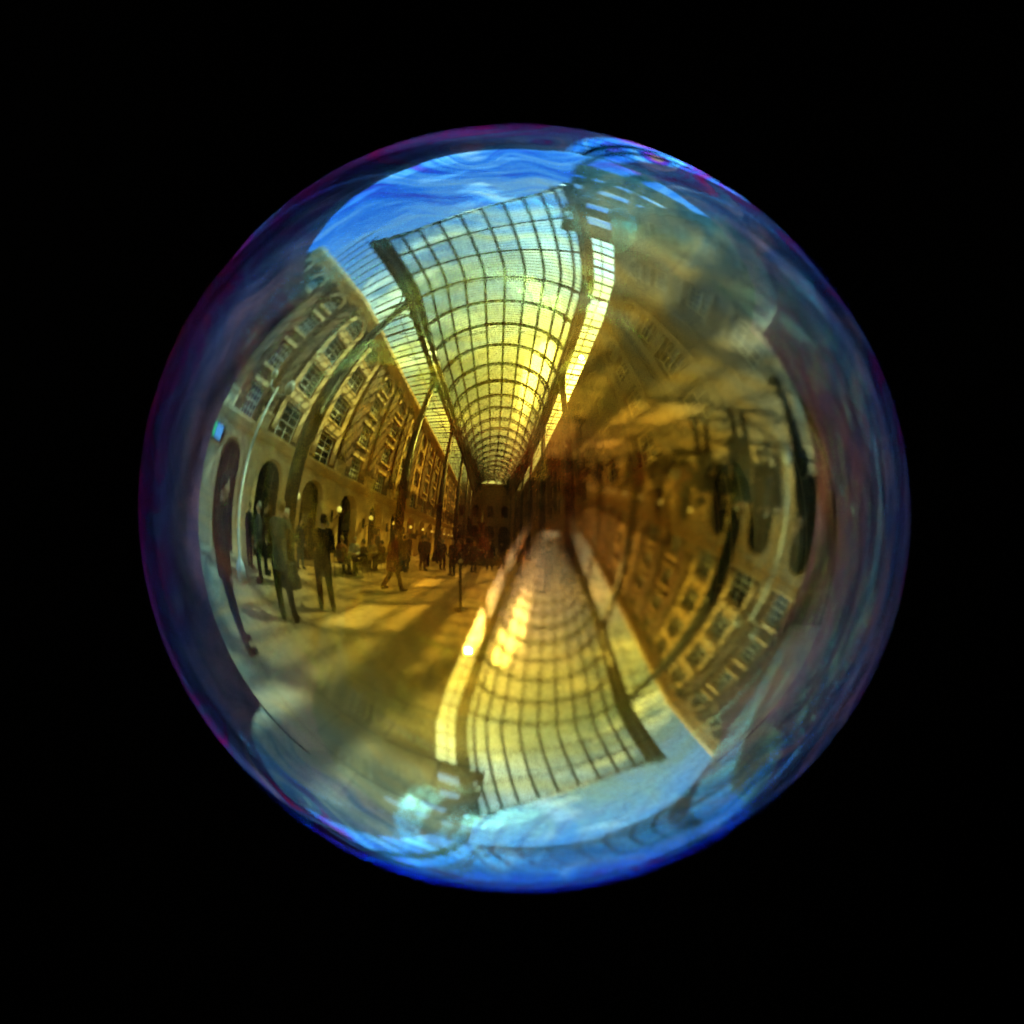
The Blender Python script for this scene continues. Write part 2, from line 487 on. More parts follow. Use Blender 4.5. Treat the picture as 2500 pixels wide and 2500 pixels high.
def warehouse(side, x_wall, n0, n1, label):
    root = empty('brick_warehouse', (x_wall, 0, 0))
    tag(root, label, 'building', 'brick warehouses of the arcade')
    ox, oy = root.location.x, root.location.y
    sg = -1 if side == 'L' else 1                     # outward normal of the front
    BRK, STN = (MAT['brick_y'], MAT['stone']) if side == 'L' else (MAT['brick_shade'], MAT['stone_shade'])
    def m(u, z, d):
        p = P(x_wall + sg * d, u, z)
        return (p[0] - ox, p[1] - oy, p[2])
    wall, arc = MB(), MB()
    def put(me, name, u, z, parent=root, d=0.0):
        if side == 'R': me = shade_copy(me)
        o = link(name, me, parent)
        rz = (math.pi / 2 if side == 'L' else -math.pi / 2) + head(u)
        if parent is root:
            o.location = m(u, z, d)
            o.rotation_euler = (0, 0, rz)
        return o
    for n in range(n0, n1):
        uc = 1.9 + BAY * n
        u0, u1 = uc - BAY / 2, uc + BAY / 2
        kind = 'A' if n % 4 in (0, 1) else 'B'
        panel_hole(arc, m, u0, u1, 0.0, Z_ARC, uc, 0.68, 0.0, 2.45, 0.68, 0.55)
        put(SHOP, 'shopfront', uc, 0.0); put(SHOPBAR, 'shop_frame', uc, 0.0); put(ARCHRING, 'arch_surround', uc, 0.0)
        z0 = Z_ARC
        for r, (zc, hh) in enumerate(ROWS):
            arched = r == 3
            z1 = (ROWS[r + 1][0] + zc) / 2 if r < 3 else Z_TOP
            hw = 0.45 if kind == 'B' else 0.50
            h = (0.70 if arched else (1.12 if kind == 'B' else 1.22))
            zb = zc - 0.56
            panel_hole(wall, m, u0, u1, z0, z1, uc, hw, zb, zb + h, hw if arched else 0.0, 0.24, 10 if arched else 1)
            w = WIN[kind + ('t' if arched else '')]
            o = put(w[0], 'window', uc, zb)
            for me in w[1:]:
                link(me.name.split('.')[0], shade_copy(me) if side == 'R' else me, o)
            if kind == 'A' and r > 0: put(SPANDREL, 'spandrel', uc, zb - 0.5)
            z0 = z1
        if kind == 'A':
            for s in (-1, 1): put(JAMB, 'stone_pilaster', uc + s * 0.66, 4.0)
        put(PIER_L, 'brick_pier', u0, Z_ARC + 0.26)
        put(BLOCK, 'stone_block', u0, Z_ARC + 0.2, d=0.0)
    wall.build('wall', BRK, root)
    arc.build('arcade_wall', STN, root)
    ua, ub = 1.9 + BAY * n0 - BAY / 2, 1.9 + BAY * n1 - BAY / 2
    us = [ua + (ub - ua) * i / (n1 - n0) for i in range(n1 - n0 + 1)]
    def course(name, prof):
        c = MB()
        for a, b in zip(us[:-1], us[1:]):
            for (d0, z0), (d1, z1) in zip(prof[:-1], prof[1:]):
                c.quad(m(a, z0, d0), m(b, z0, d0), m(b, z1, d1), m(a, z1, d1))
        for u in (us[0], us[-1]):
            c.add([m(u, z, d) for d, z in prof], [tuple(range(len(prof)))])
        c.build(name, STN, root)
    course('string_course', [(0, 3.44), (0.14, 3.50), (0.20, 3.62), (0.26, 3.70), (0.26, 3.80), (0.0, 3.82)])
    course('cornice', [(0, 10.46), (0.12, 10.52), (0.14, 10.66), (0.28, 10.74), (0.40, 10.90), (0.40, 11.05), (0.10, 11.12), (0.10, 11.55), (-0.3, 11.55)])
    # solid body behind the front
    bk = MB()
    for a, b in zip(us[:-1], us[1:]):
        bk.quad(m(a, 11.5, -0.3), m(b, 11.5, -0.3), m(b, 11.5, -7), m(a, 11.5, -7))
        bk.quad(m(a, 0, -0.7), m(b, 0, -0.7), m(b, 11.5, -0.7), m(a, 11.5, -0.7))
    for u in (us[0], us[-1]):
        bk.quad(m(u, 0, 0), m(u, 0, -7), m(u, 11.5, -7), m(u, 11.5, 0))
    bk.build('building_body', MAT['brick_x'], root)
    return root

warehouse('L', WALL_L, -3, 15, 'sunlit yellow brick warehouse front above a cream stone arcade of dark arches')
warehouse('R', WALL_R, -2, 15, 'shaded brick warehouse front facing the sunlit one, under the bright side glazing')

# ------------------------------------------------------------------ iron columns
SPR_L, SPR_R = 4.75, -2.25            # springing lines of the vault
COL_L, COL_R = 5.0, -2.5
Z_SPR = 11.0
def column_meshes():
    base = MB(); base.lathe([(0.0, 0), (0.38, 0), (0.38, 0.22), (0.32, 0.28), (0.32, 0.55), (0.25, 0.62), (0.0, 0.62)], 12)
    shaft = MB(); shaft.lathe([(0.0, 0.60), (0.235, 0.62), (0.225, 4.0), (0.245, 4.04), (0.245, 4.14), (0.215, 4.18), (0.165, 10.1), (0.0, 10.1)], 12)
    cap = MB(); cap.lathe([(0.0, 10.08), (0.14, 10.08), (0.20, 10.18), (0.15, 10.28), (0.17, 10.45), (0.28, 10.62), (0.28, 10.70), (0.0, 10.70)], 12)
    br = []
    for s in (-1, 1):
        b = MB()
        pts = [(0, s * (0.12 + 1.35 * (1 - math.cos(t))), 9.0 + 1.65 * math.sin(t)) for t in [math.pi / 2 * i / 8 for i in range(9)]]
        b.tube(pts, 0.045, 6)
        pts2 = [(0, s * (0.10 + 0.62 * (1 - math.cos(t))), 9.7 + 0.95 * math.sin(t)) for t in [math.pi / 2 * i / 6 for i in range(7)]]
        b.tube(pts2, 0.03, 6)
        b.tube([(0, s * 0.12, 10.62), (0, s * 1.5, 10.66)], 0.04, 6)
        b.tube([(0, s * 0.5, 10.2), (0, s * 0.9, 10.64)], 0.02, 5)
        br.append(b.mesh('bracket', MAT['iron']))
    return base.mesh('base', MAT['iron'], True), shaft.mesh('shaft', MAT['iron'], True), cap.mesh('capital', MAT['iron'], True), br
cb_, cs_, cc_, cbr_ = column_meshes()
ORD = ['first', 'second', 'third', 'fourth', 'fifth', 'sixth', 'seventh', 'eighth', 'ninth', 'tenth', 'eleventh', 'twelfth', 'thirteenth', 'fourteenth', 'fifteenth']
def column(x, y, label):
    o = empty('iron_column', P(x, y, 0), head(y))
    tag(o, label, 'column', 'iron columns carrying the glass vault')
    link('base', cb_, o); link('shaft', cs_, o); link('capital', cc_, o)
    for b in cbr_: link('bracket', b, o)
for i in range(7):
    column(COL_L, 2.1 + 6.0 * i, f'{ORD[i]} dark iron column from the open end along the sunlit front')
for i in range(6):
    column(COL_R, 8.1 + 6.0 * i, f'{ORD[i]} dark iron column from the open end along the shaded front')

# ------------------------------------------------------------------ lattice girders
Y0, Y1 = -4.0, 40.0
def girder(x, label, y_start):
    o = empty('lattice_girder', (x, 0, 0))
    tag(o, label, 'girder', 'lattice girders at the springing of the vault')
    ox = o.location.x
    def q(y, z, dx=0.0):
        p = P(x + dx, y, z); return (p[0] - ox, p[1], p[2])
    ys = [y_start + (Y1 - y_start) * i / 44 for i in range(45)]
    for z, r in ((10.70, 0.09), (11.44, 0.12)):
        c = MB()
        for a, b in zip(ys[:-1], ys[1:]):
            c.box(0, 1, 0, 1, 0, 1, lambda u, v, w: q(a + (b - a) * v, z - r + 2 * r * w, (u - 0.5) * 0.34))
        c.build('chord', MAT['iron'], o)
    lat = MB()
    step = 0.5
    y = y_start
    while y < Y1 - step:
        lat.tube([q(y, 10.76), q(y + step, 11.36)], 0.05, 4, False)
        lat.tube([q(y, 11.36), q(y + step, 10.76)], 0.05, 4, False)
        y += step
    tag(lat.build('lattice', MAT['iron'], o), kind='stuff')
    posts = MB()
    y = y_start
    while y < Y1:
        posts.tube([q(y, 10.74), q(y, 11.4)], 0.06, 4, False)
        y += 2.0
    tag(posts.build('posts', MAT['iron'], o), kind='stuff')
girder(COL_L - 0.1, 'dark iron lattice girder along the top of the sunlit columns', -3.3)
girder(COL_R + 0.1, 'dark iron lattice girder along the top of the shaded columns', -6.0)

# ------------------------------------------------------------------ glass barrel vault
VC, VR = (SPR_L + SPR_R) / 2, (SPR_L - SPR_R) / 2
RISE = 3.35
def yskew(y, x):                       # the open end of the vault is cut on the skew
    t = max(0.0, min(1.0, (2.0 - y) / 6.0))
    return y - t * (0.42 * (SPR_L - x) - 0.9)
def V(a, y, dr=0.0):
    """a: 0 at the sunlit springing .. pi at the shaded one"""
    x = VC + (VR + dr) * math.cos(a)
    z = 11.45 + (RISE + dr) * math.sin(a)
    return P(x, yskew(y, x), z)
vault = empty('glass_vault', (VC, 0, 11.45))
tag(vault, 'long glazed barrel vault of dark iron ribs and ribbed panes', 'roof')
VO = Vector((VC, 0, 11.45))
def VL(a, y, dr=0.0): return tuple(Vector(V(a, y, dr)) - VO)
RIBS = [Y0 + 2.0 * i + 0.1 for i in range(23)]
NA = 30
for i, y in enumerate(RIBS):
    r = MB()
    A = [math.pi * k / NA for k in range(NA + 1)]
    th = 0.095 if i else 0.12
    r.tube([VL(a, y, -0.03) for a in A], th, 5, False)
    if i != 1:
        r.tube([VL(a, y, -0.30) for a in A], 0.05, 5, False)
        for a in [math.pi * (k + 0.5) / 34 for k in range(34)]:
            r.tube([VL(a, y, -0.05), VL(a, y, -0.29)], 0.055, 4, False)
    r.build('rib', MAT['iron'], vault)
NP = 10
for k in range(1, NP):
    a = math.pi * k / NP
    p = MB()
    ys = [RIBS[0] + (RIBS[-1] - RIBS[0]) * j / 66 for j in range(67)]
    p.tube([VL(a, y, 0.03) for y in ys], 0.08, 4, False)
    p.build('purlin', MAT['iron'], vault)
bars = MB()
y = RIBS[0] + 0.2
while y < RIBS[-1]:
    if y < 60:
        bars.tube([VL(math.pi * k / 20, y, 0.02) for k in range(21)], 0.032, 3, False)
    y += 0.2
tag(bars.build('glazing_bars', MAT['iron'], vault), kind='stuff')
CLEAR = {(7, 9), (7, 8), (9, 8), (5, 9), (10, 9)}     # panes made clearest, to throw sun patches on the floor
for i in range(len(RIBS) - 1):
    for k in range(NP):
        a0, a1 = math.pi * k / NP, math.pi * (k + 1) / NP
        b = MB()
        am = (a0 + a1) / 2
        y0, y1 = RIBS[i], RIBS[i + 1]
        vs = [VL(a, y, 0.055) for y in (y0, y1) for a in (a0, am, a1)]
        b.add(vs, [(0, 1, 4, 3), (1, 2, 5, 4)])
        b.build('pane', MAT['clear_glass' if (i, k) in CLEAR else 'opal_glass' if k >= 6 else 'sun_pass_glass' if k <= 2 else 'roof_glass'], vault)
for i in range(3, len(RIBS), 2):       # tie rods
    y = RIBS[i]
    t = MB()
    a_, b_, c_ = VL(math.pi * 0.26, y, -0.3), VL(math.pi * 0.5, y, -0.3), VL(math.pi * 0.74, y, -0.3)
    l1, l2 = Vector(a_) * 0.5 + Vector(b_) * 0.5, Vector(c_) * 0.5 + Vector(b_) * 0.5
    l1.z -= 0.9; l2.z -= 0.9
    for u, v in ((VL(math.pi * 0.10, y, -0.3), l1), (a_, l1), (l1, b_), (b_, l2), (l2, c_), (l2, VL(math.pi * 0.90, y, -0.3)), (l1, l2)):
        t.tube([u, v], 0.022, 4, False)
    t.build('tie_rod', MAT['iron'], vault)

# gutter edge at the open end
e = MB(); e.tube([VL(math.pi * k / 30, RIBS[0] - 0.25, 0.12) for k in range(31)], 0.05, 5, False)
e.build('end_trim', MAT['cream'], vault)

# ------------------------------------------------------------------ lean-to glazing on both sides
def side_roof(xa, xb, za, zb, y_start, label, glass='side_glass'):
    o = empty('side_roof', (xa, 0, za))
    tag(o, label, 'roof', 'glazed side roofs beside the vault')
    def q(t, y, dz=0.0):
        p = P(xa + (xb - xa) * t, y, za + (zb - za) * t + dz); return (p[0] - xa, p[1], p[2] - za)
    y = y_start
    sgn = 1 if xb > xa else -1
    while y < Y1 - 1:
        r = MB(); r.tube([q(0, y), q(1, y)], 0.085, 4)
        n = 8
        r.tube([q(0, y, -0.7)] + [q(0.6 * math.sin(math.pi / 2 * i / n), y, -0.7 + 0.62 * (1 - math.cos(math.pi / 2 * i / n))) for i in range(1, n + 1)], 0.03, 4)
        r.build('rafter', MAT['iron'], o)
        r = MB(); r.tube([q(0, y + 1.0), q(1, y + 1.0)], 0.07, 4); r.build('rafter', MAT['iron'], o)
        for k in (0.5, 1.5):
            r = MB(); r.tube([q(0, y + k), q(1, y + k)], 0.04, 4); r.build('rafter', MAT['iron'], o)
        for k in range(2):
            b = MB(); b.quad(q(0.02, y + k, 0.07), q(1.0, y + k, 0.07), q(1.0, y + k + 0.97, 0.07), q(0.02, y + k + 0.97, 0.07))
            b.build('pane', MAT[glass], o)
        y += 2.0
    for t in (0.5,):
        ys = [y_start + (y - y_start) * j / 40 for j in range(41)]
        r = MB(); r.tube([q(t, v, 0.02) for v in ys], 0.03, 4); r.build('purlin', MAT['iron'], o)
side_roof(COL_L, WALL_L - 0.05, 11.55, 11.62, 2.1, 'glazed side roof with dark rafters between vault and sunlit front', 'sun_pass_glass')
side_roof(COL_R, WALL_R + 0.05, 11.55, 11.62, -1.9, 'bright glazed side roof between vault and shaded front')
# open rafters past the glazing at the sunlit front
for i, y in enumerate((-4.4, -3.8, -3.2, -2.6, -2.0, -1.4, -0.8, -0.2, 0.4, 1.0, 1.6)):
    r = MB(); r.tube([(0, 0, 0), (WALL_L - COL_L - 0.1, 0, 0.06)], 0.045, 5)
    o = r.build('open_rafter', MAT['iron']); o.location = P(COL_L, y, 11.56)
    tag(o, f'{ORD[i]} bare iron rafter beyond the glazed side roof by blue sky', 'rafter', 'bare rafters at the open end')

# boarded canopy carried on past the shaded front at the open end
cn_ = empty('boarded_canopy', (COL_R + 1.5, 0, 11.62))
tag(cn_, 'dark boarded canopy with bright gaps beyond the shaded front', 'canopy')
for (ya, yb) in ((-1.95, -2.9), (-3.5, -4.3), (-4.75, -6.2), (-6.7, -7.9), (-8.2, -10.5)):
    b = MB(); b.box(-6.0, 0.05, yb, ya, 0.0, 0.08); b.build('board', MAT['wood'], cn_)
for x in (-0.5, -2.2, -4.0):
    b = MB(); b.box(x - 0.15, x + 0.15, -10.5, -1.95, -0.2, -0.01); b.build('joist', MAT['wood'], cn_)
for y in (-3.9, -9.9):
    b = MB(); b.tube([(-0.1, y, -11.62), (-0.1, y, -0.2)], 0.12, 8); b.build('post', MAT['iron'], cn_)

# ------------------------------------------------------------------ far end building
ex, ey = P(1.3, 40.5, 0)[0], 40.5
endb = empty('end_building', (ex, ey, 0), 0)
tag(endb, 'dark brick building closing the far end with arched openings and pale lunette', 'building')
w = MB()
def me_(u, z, d): return (u, -d, z)
for j in range(5):
    uc = -6.0 + 3.0 * j
    panel_hole(w, me_, uc - 1.5, uc + 1.5, 0, 6.0, uc, 1.05, 0.0, 4.0, 1.05, 0.6)
    panel_hole(w, me_, uc - 1.5, uc + 1.5, 6.0, 13.3, uc, 0.7, 6.8, 8.6, 0.7, 0.4)
w.build('wall', MAT['brick_x'], endb)
w = MB(); w.box(-7.5, 7.5, -0.35, 0.0, 13.3, 13.8); w.build('cornice', MAT['stone_shade'], endb)
w = MB(); w.box(-7.5, 7.5, 0.65, 0.75, 0, 13.3); w.build('shop_recess', MAT['shop'], endb)
for j in range(5):
    w = MB()
    arch_ring(w, 0, 0, 1.054, 1.3, 0.0, 0.08, 14, 0.1)
    o = w.build('arch_surround', MAT['stone_shade'], endb); o.location = (-6.0 + 3.0 * j, 0, 4.0); o.rotation_euler = (0, 0, math.pi)
w = MB()
arch_ring(w, 0, 13.8, 0.8, 1.1, 0.0, 0.3, 20)
o = w.build('lunette_arch', MAT['stone'], endb); o.rotation_euler = (0, 0, math.pi); o.location = (0, -0.05, 0)

# ------------------------------------------------------------------ wall lamps on the arcade
lg = MB(); lg.ball((0, 0.58, 0.02), 0.125, 14, 10); GLOBE = lg.mesh('globe', MAT['globe'], True)
lb = MB()
lb.box(-0.07, 0.07, 0.0, 0.05, -0.55, -0.05)
lb.tube([(0, 0.03, -0.45), (0, 0.2, -0.42), (0, 0.42, -0.30), (0, 0.58, -0.12)], 0.022, 6)
lb.tube([(0, 0.58, -0.16), (0, 0.58, -0.09)], [0.05, 0.075], 8)
BRACKET = lb.mesh('bracket', MAT['iron'])
sb = MB(); sb.box(-0.02, 0.02, 0.25, 0.85, -0.30, 0.05); SIGN = sb.mesh('board', MAT['board'])
sb = MB(); sb.tube([(0, 0.0, 0.12), (0, 0.9, 0.12)], 0.02, 6); sb.tube([(0, 0.35, 0.12), (0, 0.35, 0.05)], 0.01, 4); sb.tube([(0, 0.75, 0.12), (0, 0.75, 0.05)], 0.01, 4)
SIGNBAR = sb.mesh('hanger', MAT['iron'])
for i in range(12):
    y = 3.2 + 2.5 * i
    o = empty('wall_lamp', P(WALL_L - 0.06, y, 2.25), math.pi / 2 + head(y))
    tag(o, f'{ORD[i]} white globe lamp from the open end on the sunlit arcade', 'lamp', 'globe lamps between the arches')
    link('globe', GLOBE, o); link('bracket', BRACKET, o)
for i in range(6):
    y = 3.75 + 2.5 * i
    o = empty('hanging_sign', P(WALL_L - 0.06, y, 1.75), math.pi / 2 + head(y))
    tag(o, f'{ORD[i]} small dark sign from the open end hanging under the globe lamps', 'sign', 'hanging signs on the arcade')
    link('board', SIGN, o); link('hanger', SIGNBAR, o)

# ------------------------------------------------------------------ double lamp post near the bubble
lp = empty('lamp_post', (5.4, 0.35, 0))
tag(lp, 'tall pale lamp post with two large white globes near the open end', 'lamp post')
b = MB(); b.lathe([(0, 0), (0.2, 0), (0.2, 0.3), (0.1, 0.42), (0.06, 0.5), (0.05, 4.1), (0, 4.1)], 10); b.build('post', MAT['cream'], lp, True)
b = MB(); b.tube([(0, -0.42, 4.15), (0, -0.3, 4.02), (0, 0, 3.95), (0, 0.3, 4.02), (0, 0.42, 4.15)], 0.03, 6); b.build('arm', MAT['cream'], lp)
for s in (-1, 1):
    b = MB(); b.ball((0, s * 0.42, 4.32 if s > 0 else 4.28), 0.19 if s > 0 else 0.13, 16, 10); b.build('globe', MAT['cream'], lp, True)

# ------------------------------------------------------------------ lit shop sign
def lit(name, c, e):
    m, nt, out = new_mat(name)
    b = nt.nodes.new("ShaderNodeEmission"); b.inputs[0].default_value = (*c, 1); b.inputs[1].default_value = e
    nt.links.new(b.outputs[0], out.inputs[0]); return m
so = empty('shop_sign', P(WALL_L - 0.06, -1.9, 2.9), math.pi / 2 + head(-1.9))
so.scale = (0.6, 1.0, 0.6)
tag(so, 'lit blue and green box sign at the open end of the sunlit arcade', 'sign')
b = MB(); b.box(-0.75, 0.75, 0.0, 0.22, -0.3, 0.45); b.build('case', MAT['iron'], so)
b = MB(); b.quad((-0.15, 0.225, -0.24), (0.7, 0.225, -0.24), (0.7, 0.225, 0.4), (-0.15, 0.225, 0.4)); b.build('blue_panel', lit('blue_light', (0.25, 0.5, 1.0), 0.35), so)
b = MB(); b.quad((-0.7, 0.225, -0.24), (-0.2, 0.225, -0.24), (-0.2, 0.225, 0.4), (-0.7, 0.225, 0.4)); b.build('green_panel', lit('green_light', (0.15, 0.9, 0.35), 0.3), so)

# ------------------------------------------------------------------ people
def remesh(o, vox, it=6):
    md = o.modifiers.new('surface', 'REMESH'); md.mode = 'VOXEL'; md.voxel_size = vox; md.use_smooth_shade = True
    sm = o.modifiers.new('soften', 'SMOOTH'); sm.iterations = it; sm.factor = 0.5

def person(loc, rz, label, coat='black', legs='black', hair='dark', skin='skin', h=1.72, pose='stand', skirt=False, bag=None, vox=0.016, long_hair=False):
    root = None
    s = h / 1.75
    S = lambda p: Vector(p) * s
    seated = pose == 'sit'
    hipz = 0.52 if seated else 0.93
    dz = hipz - 0.93
    # joints: facing +Y
    hips = [(-0.10, 0, hipz), (0.10, 0, hipz)]
    if seated:
        knees = [(-0.12, 0.43, 0.52), (0.12, 0.43, 0.50)]; ank = [(-0.12, 0.46, 0.09), (0.13, 0.38, 0.09)]
    elif pose == 'walk':
        knees = [(-0.10, 0.16, 0.52), (0.10, -0.03, 0.50)]; ank = [(-0.10, 0.24, 0.11), (0.10, -0.30, 0.16)]
    else:
        knees = [(-0.12, 0.03, 0.50), (0.12, 0.01, 0.50)]; ank = [(-0.14, -0.01, 0.09), (0.15, 0.02, 0.09)]
    lean = 0.06 if seated else (0.03 if pose == 'walk' else 0.0)
    chest = (0, lean * 0.6, 1.27 + dz); neck = (0, lean, 1.47 + dz); hd = (0, lean + 0.025, 1.635 + dz)
    sho = [(-0.185, lean * 0.9, 1.42 + dz), (0.185, lean * 0.9, 1.42 + dz)]
    if pose == 'photo':
        elb = [(-0.25, 0.20, 1.22 + dz), (0.25, 0.20, 1.22 + dz)]; wri = [(-0.08, 0.34, 1.50 + dz), (0.08, 0.34, 1.50 + dz)]
    elif pose == 'phone':
        elb = [(-0.25, 0.02, 1.15 + dz), (0.26, 0.10, 1.14 + dz)]; wri = [(-0.12, 0.27, 1.12 + dz), (0.10, 0.28, 1.20 + dz)]
    elif seated:
        elb = [(-0.25, 0.05, 1.16 + dz), (0.25, 0.05, 1.16 + dz)]; wri = [(-0.14, 0.30, 1.13 + dz), (0.14, 0.30, 1.12 + dz)]
    elif pose == 'walk':
        elb = [(-0.25, -0.13, 1.16 + dz), (0.25, 0.06, 1.15 + dz)]; wri = [(-0.25, -0.10, 0.91 + dz), (0.25, 0.22, 0.96 + dz)]
    else:
        elb = [(-0.255, -0.03, 1.14 + dz), (0.255, -0.03, 1.14 + dz)]; wri = [(-0.26, 0.07, 0.89 + dz), (0.26, 0.07, 0.89 + dz)]
    b = MB()
    def T(pts, rad, n=10): b.tube([S(p) for p in pts], [r * s for r in rad], n)
    def E(c, r, **k): b.ball(S(c), tuple(x * s for x in r), 14, 10, **k)
    T([hips[0], (0, 0, hipz + 0.03), hips[1]], [0.085, 0.12, 0.085])
    T([(0, 0, hipz), (0, lean * 0.3, 1.10 + dz), chest, (0, lean * 0.9, 1.40 + dz), neck], [0.13, 0.12, 0.14, 0.115, 0.06])
    T([sho[0], (0, lean * 0.9, 1.41 + dz), sho[1]], [0.058, 0.09, 0.058])
    T([neck, (0, lean + 0.01, 1.56 + dz)], [0.056, 0.052])
    E(hd, (0.076, 0.092, 0.118)); E((hd[0], hd[1] + 0.02, hd[2] - 0.06), (0.056, 0.066, 0.058))
    T([(0, hd[1] + 0.085, hd[2] + 0.01), (0, hd[1] + 0.112, hd[2] - 0.03)], [0.012, 0.017])
    for e in (-1, 1): E((e * 0.078, hd[1] - 0.005, hd[2] - 0.01), (0.012, 0.02, 0.032))
    for i in (0, 1):
        T([hips[i], knees[i], ank[i]], [0.088, 0.056, 0.04])
        T([(ank[i][0], ank[i][1] - 0.03, 0.045 + ank[i][2] - 0.09), (ank[i][0] * 1.1, ank[i][1] + 0.16, 0.035 + ank[i][2] - 0.09)], [0.042, 0.034])
        T([sho[i], elb[i], wri[i]], [0.053, 0.041, 0.028])
        d = (Vector(wri[i]) - Vector(elb[i])).normalized()
        side = Vector((1, 0, 0)) if abs(d.x) < 0.8 else Vector((0, 1, 0))
        side = (side - d * side.dot(d)).normalized()
        pal = Vector(wri[i]) + d * 0.05
        nrm = d.cross(side)
        T([wri[i], tuple(pal), tuple(pal + d * 0.035)], [0.026, 0.036, 0.030])
        for f in range(4):
            o0 = pal + side * (f - 1.5) * 0.017 + d * 0.03
            ln = (0.062, 0.074, 0.068, 0.05)[f]
            T([tuple(o0), tuple(o0 + d * ln * 0.55 + nrm * 0.006), tuple(o0 + d * ln * 0.9 + nrm * 0.022)], [0.0095, 0.0085, 0.007], 6)
        sd = 1 if i == 0 else -1
        o0 = pal + side * sd * 0.028 - d * 0.01
        T([tuple(o0), tuple(o0 + side * sd * 0.022 + d * 0.03), tuple(o0 + side * sd * 0.022 + d * 0.055)], [0.012, 0.010, 0.008], 6)
    root = b.build('person', MAT[skin]); remesh(root, vox * s)
    root.location = loc; root.rotation_euler = (0, 0, rz)
    tag(root, label, 'person', 'people in the arcade')
    # coat
    b = MB()
    hem = 0.62 if skirt else 0.80
    if seated: hem = hipz - 0.02
    T([(0, 0, hem + (0 if seated else 0.0)), (0, 0, hipz + 0.08), (0, lean * 0.5, 1.15 + dz), chest, (0, lean * 0.9, 1.40 + dz), (0, lean, 1.49 + dz)],
      [0.19 if skirt else 0.165, 0.165, 0.152, 0.168, 0.135, 0.075], 14)
    T([sho[0], (0, lean * 0.9, 1.41 + dz), sho[1]], [0.078, 0.105, 0.078])
    for i in (0, 1): T([sho[i], elb[i], wri[i]], [0.076, 0.062, 0.046])
    c = b.build('coat', MAT['c_' + coat], root); remesh(c, vox * s)
    # trousers
    b = MB()
    T([hips[0], (0, 0, hipz + 0.03), hips[1]], [0.105, 0.14, 0.105])
    for i in (0, 1): T([hips[i], knees[i], ank[i]], [0.108, 0.078, 0.066])
    c = b.build('trousers', MAT['c_' + legs], root); remesh(c, vox * s)
    for i in (0, 1):
        b = MB()
        z = ank[i][2] - 0.09
        T([(ank[i][0], ank[i][1] - 0.05, 0.05 + z), (ank[i][0] * 1.05, ank[i][1] + 0.06, 0.05 + z), (ank[i][0] * 1.1, ank[i][1] + 0.19, 0.04 + z)], [0.05, 0.052, 0.038])
        T([(ank[i][0], ank[i][1] - 0.02, 0.05 + z), (ank[i][0], ank[i][1] - 0.01, 0.14 + z)], [0.05, 0.052])
        c = b.build('shoe', MAT['c_black'], root); remesh(c, 0.014)
    b = MB()
    E((0, hd[1] - 0.022, hd[2] + 0.032), (0.088, 0.094, 0.105))
    if long_hair: T([(0, hd[1] - 0.05, hd[2] + 0.03), (0, hd[1] - 0.075, hd[2] - 0.10), (0, hd[1] - 0.09, hd[2] - 0.24)], [0.08, 0.085, 0.05])
    c = b.build('hair', MAT['h_' + hair], root); remesh(c, 0.014)
    return root, S, wri

def face(dx, dy): return math.atan2(dy, dx) - math.pi / 2

person((3.3, 2.3, 0), face(1, 0.9), 'tall man in a long black coat standing alone on the paving', 'black', 'black', 'dark', h=1.76, pose='phone', vox=0.013)
person((3.2, 4.8, 0), face(-0.6, 1.0), 'woman in a dark red coat walking down the arcade', 'red', 'brown', 'dark', h=1.70, pose='walk', skirt=True, vox=0.014, long_hair=True)
p_cam, S_, w_ = person((3.25, 1.2, 0), face(0.9, 0.7), 'person in olive jacket holding a white phone up with both hands', 'olive', 'black', 'fair', h=1.80, pose='photo', vox=0.013)
ph = MB(); ph.box(-0.075, 0.075, -0.008, 0.008, -0.05, 0.05)
o = ph.build('phone', MAT['paint']); o.matrix_world = Matrix.Translation((3.25, 1.2, 0)) @ Matrix.Rotation(face(0.9, 0.7), 4, 'Z') @ Matrix.Translation((0, 0.42, 1.66))
tag(o, 'white phone held up by the person in the olive jacket', 'phone')
person((2.75, -0.15, 0), face(0.2, 1.0), 'person in a black jacket close by the edge of the backdrop', 'black', 'navy', 'dark', h=1.78, vox=0.013)
person((6.0, 1.5, 0), face(-0.3, 1), 'person in a brown coat by the first dark arch', 'brown', 'black', 'dark', h=1.74)
person((5.3, 1.1, 0), face(0.2, -1), 'person in a grey coat beside the lamp post', 'grey', 'black', 'grey', h=1.70)
person((6.7, 3.4, 0), face(-1, 0.2), 'short person in a navy jacket against the arcade wall', 'navy', 'denim', 'dark', h=1.58)
seats = [(5.5, 4.7, 'rust', 'person in a rust jumper sitting at the nearest cafe table', 'fair'),
         (4.95, 5.5, 'black', 'person in a black jacket sitting at the nearest cafe table', 'dark'),
         (5.9, 5.9, 'pale', 'person in a pale jumper sitting between the two cafe tables', 'grey'),
         (5.2, 7.0, 'brown', 'person in a brown jacket sitting at the farther cafe table', 'dark'),
         (6.2, 7.4, 'tan', 'person in a tan coat sitting at the farther cafe table', 'fair')]
TABLES = [(5.65, 5.25), (5.75, 6.95)]
_legm = MB()
_legm.lathe([(0, 0), (0.24, 0), (0.24, 0.02), (0.03, 0.05), (0.03, 0.70), (0, 0.70)], 10)
TLEG = _legm.mesh('pedestal', MAT['iron'])
_t = MB(); _t.lathe([(0, 0.70), (0.36, 0.70), (0.37, 0.715), (0.36, 0.73), (0, 0.73)], 20); TTOP = _t.mesh('table_top', MAT['wood'])
